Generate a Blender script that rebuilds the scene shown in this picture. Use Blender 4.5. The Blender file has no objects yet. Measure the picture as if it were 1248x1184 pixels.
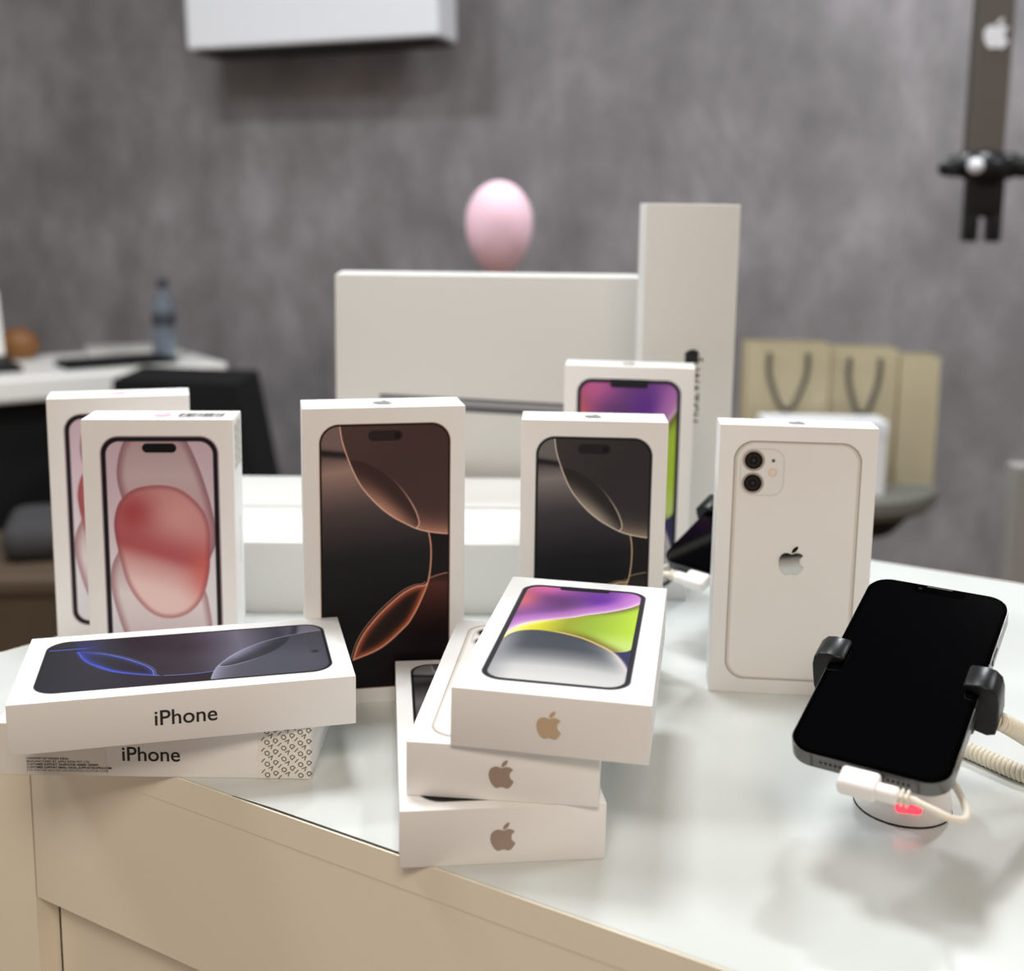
import bpy, bmesh, math, random, re
import numpy as np
from mathutils import Vector, Matrix
random.seed(7); rng = np.random.default_rng(5)
S = 0.01                      # everything below is written in centimetres
C = bpy.context.scene.collection
PI = math.pi

# ------------------------------------------------------------------ materials
def lin(c):
    c = np.asarray(c, float) / 255.0
    return np.where(c <= 0.04045, c / 12.92, ((c + 0.055) / 1.055) ** 2.4)
def rgb(r, g, b): return tuple(float(x) for x in lin((r, g, b))) + (1.0,)

def mat(name, col, rough=0.5, metal=0.0, spec=0.5, coat=0.0, noise=0.0, nscale=30.0, bump=0.0, bscale=200.0,
        trans=0.0, ior=1.45, emit=None, estr=0.0, coat_rough=0.05, sss=0.0):
    m = bpy.data.materials.new(name); m.use_nodes = True
    nt = m.node_tree; b = nt.nodes['Principled BSDF']
    b.inputs['Base Color'].default_value = col
    b.inputs['Roughness'].default_value = rough
    b.inputs['Metallic'].default_value = metal
    b.inputs['Specular IOR Level'].default_value = spec
    b.inputs['Coat Weight'].default_value = coat
    b.inputs['Coat Roughness'].default_value = coat_rough
    b.inputs['Transmission Weight'].default_value = trans
    b.inputs['IOR'].default_value = ior
    if sss: b.inputs['Subsurface Weight'].default_value = sss; b.inputs['Subsurface Scale'].default_value = 0.01
    if emit: b.inputs['Emission Color'].default_value = emit; b.inputs['Emission Strength'].default_value = estr
    tc = nt.nodes.new('ShaderNodeTexCoord')
    if noise:
        n = nt.nodes.new('ShaderNodeTexNoise'); n.inputs['Scale'].default_value = nscale; n.inputs['Detail'].default_value = 6
        nt.links.new(tc.outputs['Object'], n.inputs['Vector'])
        r = nt.nodes.new('ShaderNodeMix'); r.data_type = 'RGBA'
        r.inputs[6].default_value = tuple(max(0, x * (1 - noise)) for x in col[:3]) + (1,)
        r.inputs[7].default_value = tuple(min(1, x * (1 + noise)) for x in col[:3]) + (1,)
        nt.links.new(n.outputs['Fac'], r.inputs[0]); nt.links.new(r.outputs[2], b.inputs['Base Color'])
    if bump:
        n2 = nt.nodes.new('ShaderNodeTexNoise'); n2.inputs['Scale'].default_value = bscale; n2.inputs['Detail'].default_value = 3
        nt.links.new(tc.outputs['Object'], n2.inputs['Vector'])
        bp = nt.nodes.new('ShaderNodeBump'); bp.inputs['Strength'].default_value = bump; bp.inputs['Distance'].default_value = 0.0005
        nt.links.new(n2.outputs['Fac'], bp.inputs['Height']); nt.links.new(bp.outputs['Normal'], b.inputs['Normal'])
    return m

M = {}
M['paper'] = mat('white_box_card', (.86, .85, .84, 1), rough=.42, spec=.35, noise=.015, nscale=12, bump=.06, bscale=900)
M['paper_grey'] = mat('plain_box_card', (.70, .695, .675, 1), rough=.45, spec=.35, noise=.02, nscale=6)
M['top'] = mat('white_laminate', (.66, .69, .675, 1), rough=.2, spec=.5, noise=.02, nscale=10, bump=.12, bscale=700)
M['cream'] = mat('cream_laminate', rgb(242, 234, 216), rough=.5, spec=.3, noise=.03, nscale=8, bump=.05, bscale=500)
M['gap'] = mat('dark_gap', rgb(40, 36, 30), rough=.7)
M['black_plastic'] = mat('black_plastic', (.007, .007, .008, 1), rough=.34, spec=.35)
M['black_matt'] = mat('black_matt', (.01, .01, .011, 1), rough=.6, spec=.2)
M['glass'] = mat('black_screen_glass', (.0015, .0016, .002, 1), rough=.06, spec=.28)
M['bezel'] = mat('black_bezel', (.0008, .0008, .001, 1), rough=.05, spec=.28)
M['steel'] = mat('graphite_steel', rgb(104, 102, 100), rough=.24, metal=1.0)
M['black_frame'] = mat('black_metal_frame', (.008, .008, .009, 1), rough=.2)
M['steel_line'] = mat('antenna_line', rgb(70, 68, 66), rough=.5)
M['hole'] = mat('speaker_hole', (.003, .003, .003, 1), rough=.8)
M['white_plastic'] = mat('white_plastic', rgb(236, 232, 230), rough=.28, spec=.5, sss=.05)
M['cable_white'] = mat('cable_rubber', rgb(226, 218, 204), rough=.45)
M['coil'] = mat('coil_rubber', rgb(222, 214, 196), rough=.4)
M['led'] = mat('red_led', (.8, .02, .03, 1), rough=.3, emit=(1, .035, .06, 1), estr=2.4)
M['foil'] = mat('mirror_foil', (.50, .50, .49, 1), rough=.06, metal=1.0)
M['foil_tan'] = mat('tan_foil', rgb(206, 182, 150), rough=.5, metal=.15)
M['foil_grey'] = mat('brown_grey_foil', rgb(166, 146, 134), rough=.5, metal=.15)
M['foil_top'] = mat('grey_foil', rgb(150, 148, 150), rough=.4, metal=.3)
M['foil_pink'] = mat('pink_foil', rgb(225, 190, 195), rough=.4, metal=.1)
M['ink'] = mat('black_ink', rgb(45, 40, 38), rough=.5)
M['ink_void'] = mat('grey_void_ink', rgb(120, 112, 104), rough=.5)
M['ink_black'] = mat('print_black', rgb(14, 13, 13), rough=.4)
M['sticker'] = mat('sticker_film', rgb(234, 232, 226), rough=.35)
M['sticker_edge'] = mat('sticker_edge', rgb(205, 196, 186), rough=.5)
M['wall_unit'] = mat('white_unit', rgb(232, 234, 240), rough=.4)
M['unit_under'] = mat('shaded_underside', rgb(60, 54, 50), rough=.7)  # dark colour stands in for the shade beneath the white unit
M['bag'] = mat('cream_bag_paper', rgb(234, 225, 196), rough=.6, noise=.05, nscale=6)
M['bag_side'] = mat('cream_bag_gusset', rgb(190, 181, 148), rough=.6, noise=.05, nscale=6)
M['rope'] = mat('grey_rope', rgb(92, 88, 80), rough=.8)
M['stool'] = mat('grey_stool_seat', rgb(112, 112, 106), rough=.5)
M['pole'] = mat('brown_grey_post', rgb(92, 86, 80), rough=.45)
M['grey_post'] = mat('grey_post', rgb(150, 148, 146), rough=.4)
M['desk'] = mat('white_desktop', rgb(236, 234, 230), rough=.35)
M['brown'] = mat('brown_leather', rgb(128, 84, 44), rough=.5, noise=.1, nscale=10)
M['crate'] = mat('brown_wood', rgb(84, 70, 56), rough=.6, noise=.2, nscale=4)
M['cushion'] = mat('dark_grey_cloth', rgb(62, 60, 62), rough=.9)
M['balloon'] = mat('pink_rubber', rgb(244, 206, 222), rough=.6, sss=.15)
M['ribbon'] = mat('pink_ribbon', rgb(220, 170, 190), rough=.5)
M['water'] = mat('clear_bottle', rgb(190, 205, 220), rough=.08, trans=.85, ior=1.2)
M['blue_cap'] = mat('dark_label', rgb(60, 62, 70), rough=.4)
M['tray'] = mat('grey_paper', rgb(190, 188, 184), rough=.5)
M['floor'] = mat('brown_floor', rgb(96, 78, 64), rough=.45, noise=.2, nscale=3)
M['ceiling'] = mat('dark_ceiling', rgb(50, 48, 48), rough=.9)
M['lamp'] = mat('lamp_diffuser', (1, 1, 1, 1), emit=(1, .97, .93, 1), estr=1.0)
M['camera_lens'] = mat('dark_lens', (.01, .01, .012, 1), rough=.1)

def wall_mat():
    m = bpy.data.materials.new('mottled_grey_plaster'); m.use_nodes = True
    nt = m.node_tree; b = nt.nodes['Principled BSDF']; b.inputs['Roughness'].default_value = .75
    tc = nt.nodes.new('ShaderNodeTexCoord')
    mp = nt.nodes.new('ShaderNodeMapping'); mp.inputs['Scale'].default_value = (1.5, 1.5, .95)
    nt.links.new(tc.outputs['Object'], mp.inputs['Vector'])
    n1 = nt.nodes.new('ShaderNodeTexNoise'); n1.inputs['Scale'].default_value = 2.1; n1.inputs['Detail'].default_value = 10; n1.inputs['Roughness'].default_value = .68; n1.inputs['Distortion'].default_value = .3
    nt.links.new(mp.outputs[0], n1.inputs['Vector'])
    n2 = nt.nodes.new('ShaderNodeTexNoise'); n2.inputs['Scale'].default_value = 7; n2.inputs['Detail'].default_value = 6
    nt.links.new(mp.outputs[0], n2.inputs['Vector'])
    a = nt.nodes.new('ShaderNodeMath'); a.operation = 'MULTIPLY_ADD'; a.inputs[1].default_value = .35
    nt.links.new(n2.outputs['Fac'], a.inputs[0]); nt.links.new(n1.outputs['Fac'], a.inputs[2])
    r = nt.nodes.new('ShaderNodeValToRGB'); e = r.color_ramp.elements
    e[0].position = .5; e[0].color = rgb(110, 107, 110); e[1].position = .86; e[1].color = rgb(154, 150, 154)
    x = e.new(.68); x.color = rgb(130, 127, 130)
    nt.links.new(a.outputs[0], r.inputs[0]); nt.links.new(r.outputs[0], b.inputs['Base Color'])
    return m
M['wall'] = wall_mat()

def print_mat():
    m = bpy.data.materials.new('printed_picture'); m.use_nodes = True
    nt = m.node_tree; b = nt.nodes['Principled BSDF']
    b.inputs['Roughness'].default_value = .4; b.inputs['Specular IOR Level'].default_value = .15
    at = nt.nodes.new('ShaderNodeVertexColor'); at.layer_name = 'ink'
    nt.links.new(at.outputs['Color'], b.inputs['Base Color'])
    return m
M['print'] = print_mat()

# ------------------------------------------------------------------ helpers
def link(name, me, m, parent=None, mtx=None):
    o = bpy.data.objects.new(name, me); C.objects.link(o)
    if m is not None: me.materials.clear(); me.materials.append(m)
    if parent is not None: o.parent = parent
    if mtx is not None: o.matrix_local = mtx
    return o
def obj(name, bm, m, parent=None, mtx=None, smooth=None):
    me = bpy.data.meshes.new(name); bmesh.ops.recalc_face_normals(bm, faces=bm.faces[:])
    bmesh.ops.scale(bm, vec=(S, S, S), verts=bm.verts[:]); bm.to_mesh(me); bm.free()
    if smooth is not None:
        for p in me.polygons: p.use_smooth = True
        try: me.set_sharp_from_angle(angle=math.radians(smooth))
        except Exception: pass
    return link(name, me, m, parent, mtx)
def T(x, y, z): return Matrix.Translation((x * S, y * S, z * S))
def R(a, ax): return Matrix.Rotation(a, 4, ax)
def thing(name, label, cat, mtx, group=None):
    o = bpy.data.objects.new(name, None); C.objects.link(o); o.matrix_world = mtx
    o.empty_display_size = .02; tag(o, label, cat, group); return o
def tag(o, label, cat, group=None):
    o['label'] = label; o['category'] = cat
    if group: o['group'] = group
    return o
def struct(o): o['kind'] = 'structure'; return o

def add_box(bm, x0, x1, y0, y1, z0, z1, bev=0.0, seg=2, mtx=None):
    t = bmesh.new()
    v = [t.verts.new((x, y, z)) for z in (z0, z1) for y in (y0, y1) for x in (x0, x1)]
    for f in ((0, 2, 3, 1), (4, 5, 7, 6), (0, 1, 5, 4), (2, 6, 7, 3), (0, 4, 6, 2), (1, 3, 7, 5)): t.faces.new([v[i] for i in f])
    if bev: bmesh.ops.bevel(t, geom=t.edges[:], offset=bev, segments=seg, profile=.5, affect='EDGES')
    merge(bm, t, mtx)
def merge(bm, t, mtx=None):
    if mtx is not None: bmesh.ops.transform(t, matrix=mtx, verts=t.verts[:])
    me = bpy.data.meshes.new('tmp'); t.to_mesh(me); t.free(); bm.from_mesh(me); bpy.data.meshes.remove(me)
def prism(bm, pts, z0, z1, mtx=None, bev=0, seg=2):
    t = bmesh.new()
    a = [t.verts.new((x, y, z0)) for x, y in pts]; b = [t.verts.new((x, y, z1)) for x, y in pts]; n = len(pts)
    t.faces.new(a[::-1]); t.faces.new(b)
    for i in range(n): t.faces.new((a[i], a[(i + 1) % n], b[(i + 1) % n], b[i]))
    if bev:
        es = [e for e in t.edges if abs(e.verts[0].co.z - e.verts[1].co.z) < 1e-6]
        bmesh.ops.bevel(t, geom=es, offset=bev, segments=seg, profile=.5, affect='EDGES')
    merge(bm, t, mtx)
def lathe(bm, prof, n=48, mtx=None, c=(0, 0)):
    t = bmesh.new(); rings = []
    for r, z in prof:
        if r < 1e-4: rings.append([t.verts.new((c[0], c[1], z))])
        else: rings.append([t.verts.new((c[0] + r * math.cos(2 * PI * i / n), c[1] + r * math.sin(2 * PI * i / n), z)) for i in range(n)])
    for a, b in zip(rings, rings[1:]):
        for i in range(n):
            j = (i + 1) % n
            if len(a) == 1 and len(b) == 1: continue
            if len(a) == 1: t.faces.new((a[0], b[j], b[i]))
            elif len(b) == 1: t.faces.new((a[i], a[j], b[0]))
            else: t.faces.new((a[i], a[j], b[j], b[i]))
    merge(bm, t, mtx)
def tube(bm, pts, rad, n=10, mtx=None):
    pts = [Vector(p) for p in pts]; t = bmesh.new(); rings = []; up = Vector((0, 0, 1))
    rr = rad if hasattr(rad, '__len__') else [rad] * len(pts)
    prev = None
    for i, p in enumerate(pts):
        d = (pts[min(i + 1, len(pts) - 1)] - pts[max(i - 1, 0)]).normalized()
        if prev is None: a = d.cross(up if abs(d.z) < .9 else Vector((1, 0, 0))).normalized()
        else: a = (prev - d * prev.dot(d)).normalized()
        prev = a; b = d.cross(a)
        rings.append([t.verts.new(p + (a * math.cos(2 * PI * k / n) + b * math.sin(2 * PI * k / n)) * rr[i]) for k in range(n)])
    for a, b in zip(rings, rings[1:]):
        for k in range(n): t.faces.new((a[k], a[(k + 1) % n], b[(k + 1) % n], b[k]))
    t.faces.new(rings[0][::-1]); t.faces.new(rings[-1]); merge(bm, t, mtx)
def spline(P, k=12):
    P = [Vector(p) for p in P]; out = []; n = len(P)
    for i in range(n - 1):
        p0, p1, p2, p3 = P[max(i - 1, 0)], P[i], P[i + 1], P[min(i + 2, n - 1)]
        for j in range(k):
            t = j / k
            out.append(.5 * ((2 * p1) + (p2 - p0) * t + (2 * p0 - 5 * p1 + 4 * p2 - p3) * t * t + (3 * p1 - p0 - 3 * p2 + p3) * t ** 3))
    out.append(P[-1]); return out
def rrect(w, h, r, n=10, x0=0, y0=0):
    pts = []
    for cx, cy, a in ((w - r, h - r, 0), (r, h - r, 90), (r, r, 180), (w - r, r, 270)):
        for i in range(n + 1):
            t = math.radians(a + 90 * i / n); pts.append((x0 + cx + r * math.cos(t), y0 + cy + r * math.sin(t)))
    return pts

# ---- lettering and emblem
def text_mesh(s, size, align='LEFT', track=1.0, bold=0.0):
    cu = bpy.data.curves.new('t', 'FONT'); cu.body = s; cu.size = size * S; cu.align_x = align; cu.space_character = track; cu.offset = bold * S
    cu.resolution_u = 6
    o = bpy.data.objects.new('t', cu); C.objects.link(o)
    dg = bpy.context.evaluated_depsgraph_get(); me = bpy.data.meshes.new_from_object(o.evaluated_get(dg))
    bpy.data.objects.remove(o); bpy.data.curves.remove(cu); return me
def text(name, s, size, m, parent, mtx, **k):
    me = text_mesh(s, size, **k); me.name = name; return link(name, me, m, parent, mtx)

LOGO = ("M318.7 268.7c-.2-36.7 16.4-64.4 50-84.8-18.8-26.9-47.2-41.7-84.7-44.6-35.5-2.8-74.3 20.7-88.5 20.7-15 0-49.4-19.7-76.4-19.7C63.3 141.2 4 184.8 4 273.5q0 39.3 14.4 81.2c12.8 36.7 59 126.7 107.2 125.2 25.2-.6 43-17.9 75.8-17.9 31.8 0 48.3 17.9 76.4 17.9 48.6-.7 90.4-82.5 102.6-119.3-65.2-30.7-61.7-90-61.7-91.9z",
        "M262.1 104.5c27.3-32.4 24.8-61.9 24-72.5-24.1 1.4-52 16.4-67.9 34.9-17.5 19.8-27.8 44.3-25.6 71.9 26.1 2 49.9-11.4 69.5-34.3z")
def svg(path, k=8):
    tk = re.findall(r'[a-zA-Z]|-?\d*\.\d+|-?\d+', path); i = 0; cur = np.zeros(2); out = []; cmd = None
    def bez(P):
        n = len(P) - 1
        for j in range(1, k + 1):
            t = j / k; Q = [np.array(q, float) for q in P]
            while len(Q) > 1: Q = [Q[a] * (1 - t) + Q[a + 1] * t for a in range(len(Q) - 1)]
            out.append(Q[0])
    while i < len(tk):
        if tk[i].isalpha(): cmd = tk[i]; i += 1
        if cmd in 'zZ': break
        n = {'m': 1, 'c': 3, 'q': 2}[cmd.lower()]
        P = [np.array((float(tk[i + 2 * a]), float(tk[i + 2 * a + 1]))) for a in range(n)]; i += 2 * n
        if cmd.islower(): P = [q + cur for q in P]
        if cmd in 'Mm': cur = P[0]; out.append(cur)
        else: bez([cur] + P); cur = P[-1]
    pts = [(p[0], -p[1]) for p in out]
    if abs(pts[0][0] - pts[-1][0]) + abs(pts[0][1] - pts[-1][1]) < .5: pts = pts[:-1]
    return pts
LP = [svg(s) for s in LOGO]
def logo(name, height, m, parent, mtx, thick=.012):
    k = height / 448.0; bm = bmesh.new()
    for pts in LP: prism(bm, [((x - 192) * k, (y + 256) * k) for x, y in pts], 0, thick)
    bmesh.ops.triangulate(bm, faces=bm.faces[:])
    return obj(name, bm, m, parent, mtx)

# ------------------------------------------------------------------ printed artwork (colour as printed ink per vertex)
def sd_rrect(U, V, x0, y0, x1, y1, r):
    cx, cy, hx, hy = (x0 + x1) / 2, (y0 + y1) / 2, (x1 - x0) / 2 - r, (y1 - y0) / 2 - r
    qx, qy = np.abs(U - cx) - hx, np.abs(V - cy) - hy
    return np.hypot(np.maximum(qx, 0), np.maximum(qy, 0)) + np.minimum(np.maximum(qx, qy), 0) - r
def cr(P, k=8, closed=True):
    P = np.array(P, float); n = len(P); out = []
    for i in range(n if closed else n - 1):
        if closed: a, b, c, d = P[i - 1], P[i], P[(i + 1) % n], P[(i + 2) % n]
        else: a, b, c, d = P[max(i - 1, 0)], P[i], P[i + 1], P[min(i + 2, n - 1)]
        for j in range(k):
            t = j / k; out.append(.5 * (2 * b + (c - a) * t + (2 * a - 5 * b + 4 * c - d) * t * t + (3 * b - a - 3 * c + d) * t ** 3))
    if not closed: out.append(P[-1])
    return np.array(out)
def sd_line(U, V, L, closed=False):
    d = np.full(U.shape, 1e9); n = len(L)
    for i in range(n if closed else n - 1):
        a, b = L[i], L[(i + 1) % n]; e = b - a; L2 = max(e @ e, 1e-12)
        t = np.clip(((U - a[0]) * e[0] + (V - a[1]) * e[1]) / L2, 0, 1)
        d = np.minimum(d, np.hypot(U - a[0] - t * e[0], V - a[1] - t * e[1]))
    return d
def sd_poly(U, V, L):
    ins = np.zeros(U.shape, bool); n = len(L)
    for i in range(n):
        a, b = L[i], L[(i + 1) % n]
        if a[1] == b[1]: continue
        c = ((a[1] > V) != (b[1] > V)) & (U < (b[0] - a[0]) * (V - a[1]) / (b[1] - a[1]) + a[0]); ins ^= c
    d = sd_line(U, V, L, True); return np.where(ins, -d, d)
def sm(a, b, x): t = np.clip((x - a) / (b - a), 0, 1); return t * t * (3 - 2 * t)
def mix(A, B, t): return A + (B - A) * np.asarray(t)[..., None]
def full(U, c): return np.broadcast_to(np.array(c, float), U.shape + (3,)).copy()
def ramp(U, x, stops):
    xs = [s[0] for s in stops]; cs = np.array([s[1] for s in stops], float)
    return np.stack([np.interp(x, xs, cs[:, k]) for k in range(3)], -1)
AA = .035
def cover(I, sd, col, aa=AA): return mix(I, col if hasattr(col, 'shape') else full(sd, col), 1 - sm(-aa, aa, sd))
KF = np.array([1.42, 1.62, 1.85])     # photo colour of a front face -> ink colour

PAPER = (213, 203, 192)
def art_pink(U, V, w, h):
    I = full(U, PAPER)
    I = cover(I, sd_rrect(U, V, 0, 0, w, h, 1.15), (226, 196, 196))
    I = cover(I, sd_rrect(U, V, .04, .04, w - .04, h - .04, 1.12), (130, 100, 102))
    I = cover(I, sd_rrect(U, V, .07, .07, w - .07, h - .07, 1.1), (196, 172, 172))
    I = cover(I, sd_rrect(U, V, .1, .1, w - .1, h - .1, 1.07), (24, 19, 20))
    # wallpaper
    W = ramp(U, V, [(0, (176, 146, 148)), (5, (186, 160, 160)), (9, (196, 182, 178)), (15, (190, 178, 172))])
    b1 = cr([(1.6, .2), (1.17, 1.21), (1.0, 2.31), (1.09, 3.28), (1.5, 4.6), (2.4, 6.5), (4.4, 8.3), (6.0, 8.3), (6.6, 7.4), (6.84, 6.5), (6.75, 5.26), (6.39, 3.58), (5.78, 1.63), (5.1, .2), (4, -.8), (2.6, -.8)])
    d = sd_poly(U, V, b1); f = ramp(U, V, [(0, (158, 126, 124)), (2.5, (172, 146, 140)), (5, (170, 130, 128)), (9, (160, 110, 108))])
    f = mix(f, full(U, (128, 84, 88)), (1 - sm(0, .6, -d)) * .85); W = cover(W, d, f)
    b3 = cr([(1.2, 6.4), (.87, 7.33), (.5, 8.18), (.39, 9.17), (.54, 10.46), (1.07, 12.48), (1.8, 14.2), (3, 15.5), (5, 15.5), (6.2, 14.6), (6.5, 13), (6.33, 10.95), (6.0, 9.6), (5, 8), (3, 6.5)])
    d = sd_poly(U, V, b3); f = ramp(U, V, [(6, (150, 110, 108)), (10, (196, 178, 170)), (15, (176, 150, 146))])
    f = mix(f, full(U, (140, 98, 98)), (1 - sm(0, .55, -d)) * .8); W = cover(W, d, f)
    bm_ = cr([(3.35, 3.11), (2.01, 3.35), (1.12, 4.11), (.75, 5.23), (.77, 6.35), (1.04, 7.9), (1.39, 9.32), (2.02, 10.47), (2.93, 11.35), (4.0, 11.6), (5.1, 11.23), (5.94, 10.23), (6.36, 8.66), (6.45, 7.24), (6.46, 5.96), (6.16, 4.84), (5.45, 3.92), (4.54, 3.29)])
    d = sd_poly(U, V, bm_)
    q = V - (6.55 + .32 * (U - 1))                      # dark fold running down to the right
    f = full(U, (176, 118, 112))
    f = mix(f, full(U, (146, 60, 58)), np.exp(-((U - 1.9) ** 2 / 2.2 + (V - 4.9) ** 2 / 2.0)))
    f = mix(f, full(U, (186, 128, 120)), np.exp(-((U - 4.6) ** 2 / 2.0 + (V - 5.2) ** 2 / 2.2)) * .8)
    f = mix(f, full(U, (204, 168, 156)), sm(.2, 2.8, q))
    f = mix(f, full(U, (150, 66, 66)), np.exp(-(np.where(q < 0, q / 1.3, q / .55)) ** 2) * .85)
    f = mix(f, full(U, (184, 88, 78)), np.exp(-((U - 6.3) ** 2 / 1.2 + (V - 8.9) ** 2 / 3.2)) * .85)
    f = mix(f, full(U, (122, 58, 60)), (1 - sm(0, .4, -d)) * .6)
    f = mix(f, full(U, (186, 120, 110)), (1 - sm(0, .3, -d)) * sm(8.5, 10.5, V) * .3)
    W = cover(W, d, f, .05)
    s = sd_rrect(U, V, .38, .38, w - .38, h - .38, .84)
    I = cover(I, s, W)
    I = cover(I, sd_rrect(U, V, 2.56, .5, 4.6, 1.08, .29), (14, 12, 12))
    return lin(I) * KF

PALS = {
 'desert': dict(frame=(206, 178, 156), frame2=(122, 96, 80), tl=(108, 84, 78), a0=(62, 42, 38), a1=(74, 52, 47), aglow=(196, 132, 104), lens0=(52, 34, 30), lens1=(170, 118, 96), line=(236, 178, 150), line2=(228, 150, 116), b0=(140, 108, 96), b1=(70, 56, 52), b2=(24, 21, 22), b3=(12, 9, 10), l2rim=(150, 72, 44), l2=(30, 17, 14), rt=(22, 15, 15), rb=(72, 34, 26), rb2=(20, 10, 10), isl=(38, 26, 25)),
 'black': dict(frame=(120, 116, 110), frame2=(52, 50, 48), tl=(96, 88, 82), a0=(44, 38, 37), a1=(58, 50, 46), aglow=(158, 132, 108), lens0=(38, 32, 30), lens1=(150, 132, 114), line=(230, 206, 178), line2=(196, 160, 122), b0=(116, 104, 97), b1=(56, 50, 50), b2=(24, 22, 24), b3=(14, 12, 14), l2rim=(130, 96, 60), l2=(24, 20, 18), rt=(24, 20, 19), rb=(40, 32, 27), rb2=(16, 13, 12), isl=(30, 26, 26)),
 'grey': dict(frame=(60, 60, 62), frame2=(20, 20, 22), tl=(118, 118, 120), a0=(70, 70, 74), a1=(90, 90, 92), aglow=(190, 190, 192), lens0=(40, 40, 42), lens1=(160, 160, 164), line=(200, 200, 204), line2=(150, 150, 154), b0=(34, 32, 33), b1=(96, 92, 92), b2=(44, 42, 44), b3=(16, 16, 18), l2rim=(100, 100, 104), l2=(24, 24, 26), rt=(30, 30, 32), rb=(46, 46, 48), rb2=(20, 20, 20), isl=(20, 20, 22)),
 'blue': dict(frame=(70, 70, 84), frame2=(24, 24, 34), tl=(126, 122, 142), a0=(80, 80, 94), a1=(66, 68, 80), aglow=(176, 176, 204), lens0=(48, 47, 58), lens1=(150, 148, 178), line=(190, 196, 226), line2=(120, 140, 226), b0=(60, 58, 72), b1=(112, 108, 128), b2=(50, 48, 60), b3=(24, 24, 36), l2rim=(40, 54, 140), l2=(20, 22, 36), rt=(26, 26, 36), rb=(30, 32, 50), rb2=(26, 28, 42), isl=(70, 70, 82)),
}
def art_pro(pal, kf=KF):
    P = PALS[pal]
    def fn(U, V, w, h):
        I = full(U, PAPER if kf is KF else (238, 240, 240))
        I = cover(I, sd_rrect(U, V, 0, 0, w, h, 1.2), P['frame'])
        I = cover(I, sd_rrect(U, V, .05, .05, w - .05, h - .05, 1.15), P['frame2'])
        I = cover(I, sd_rrect(U, V, .08, .08, w - .08, h - .08, 1.13), (12, 10, 11))
        u, v = U * 7.76 / w, V * 16.3 / h
        # body of the big lower circle
        q = v + .12 * u
        W = ramp(u, q, [(1.6, P['b1']), (3.0, P['b0']), (5.4, P['b1']), (8.6, P['b2']), (12.5, P['b3']), (17, P['b3'])])
        W = mix(W, full(u, P['b3']), sm(3.2, 6.6, u) * sm(7.4, 4.6, q) * .25)
        W = cover(W, v - (1.56 + .12 * u), P['tl'], .04)
        W = mix(W, full(u, P['b3']), np.exp(-((v - (1.7 + .12 * u)) / .22) ** 2) * .7)
        bR = cr([(5.6, 6.1), (6.2, 6.45), (6.44, 6.75), (6.58, 7.92), (6.45, 9.54), (6.01, 10.79), (5.49, 11.85), (4.96, 12.55), (3.56, 13.74), (1.91, 14.4)], closed=False)
        out = np.vstack([bR, [(0, 14.9), (-2, 15), (-2, 20), (10, 20), (10, 5.5)]])
        do = sd_poly(u, v, out)
        arcR = cr([(6.45, 9.54), (6.98, 9.38), (7.5, 9.27), (8.4, 9.2)], closed=False)
        vr = 9.54 - .27 * (u - 6.45)
        F = ramp(u, v, [(6, P['rt']), (9.2, P['rt']), (9.9, P['rb']), (12.8, P['rb2']), (17, P['b3'])])
        F = np.where((v < vr)[..., None], full(u, P['rt']), F)
        F = mix(F, full(u, P['b3']), sm(5.5, 2.5, u) * .8)
        F = mix(F, full(u, P['aglow']), np.exp(-(sd_line(u, v, arcR) / .035) ** 2) * .8)
        W = cover(W, do, F)
        # lower lens
        l2u = cr([(6.32, 9.86), (6.19, 9.98), (5.66, 10.04), (4.96, 10.36), (4.27, 10.91), (3.57, 11.56), (2.96, 12.25), (2.52, 12.86), (2.17, 13.56), (1.91, 14.4)], closed=False)
        l2 = np.vstack([l2u, cr([(1.91, 14.4), (3.56, 13.74), (4.96, 12.55), (5.49, 11.85), (6.01, 10.79), (6.32, 9.86)], closed=False)[1:-1]])
        d = sd_poly(u, v, l2); F = mix(full(u, P['l2']), full(u, P['l2rim']), np.exp(-((-d) / .28) ** 2)); W = cover(W, d, F)
        W = mix(W, full(u, P['line2']), np.exp(-(sd_line(u, v, l2u) / .04) ** 2))
        W = mix(W, full(u, P['line2']), np.exp(-(sd_line(u + .12, v + .1, l2u) / .028) ** 2) * .7)
        gl = sd_line(u, v, bR); W = mix(W, full(u, P['line2']), np.exp(-(gl / .04) ** 2) * sm(5.9, 6.9, v))
        if pal == 'blue':
            F_ = sd_line(u, v, arcR); W = mix(W, full(u, (24, 26, 40)), np.exp(-(F_ / .09) ** 2)); W = mix(W, full(u, (60, 90, 230)), np.exp(-(gl / .14) ** 2) * sm(9, 13, v) * .8)
            W = mix(W, full(u, (30, 36, 120)), np.where(do > 0, 1, 0) * np.exp(-((v - 14.2) / 1.2) ** 2) * .6)
            W = mix(W, full(u, (96, 120, 240)), np.exp(-((u - 1.35) / .05) ** 2) * sm(13.4, 14.6, v))
        # big upper-right circle
        arcA = cr([(1.15, -1.2), (1.26, .27), (1.42, 1.21), (1.83, 2.43), (2.41, 3.67), (3.25, 4.75), (4.11, 5.53), (4.96, 6.06), (6.0, 6.55), (7.49, 6.83), (9, 6.85)], closed=False)
        A = np.vstack([arcA, [(12, 6.8), (12, -3), (1.1, -3)]])
        d = sd_poly(u, v, A); F = ramp(u, u * .5 + v * .5, [(0, P['a1']), (3.5, P['a0']), (6.5, P['a0'])])
        F = mix(F, full(u, P['aglow']), np.exp(-(np.maximum(-d, 0) / .75) ** 1.3) * sm(3.8, 7, v) * .75)
        W = cover(W, d, F)
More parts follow.
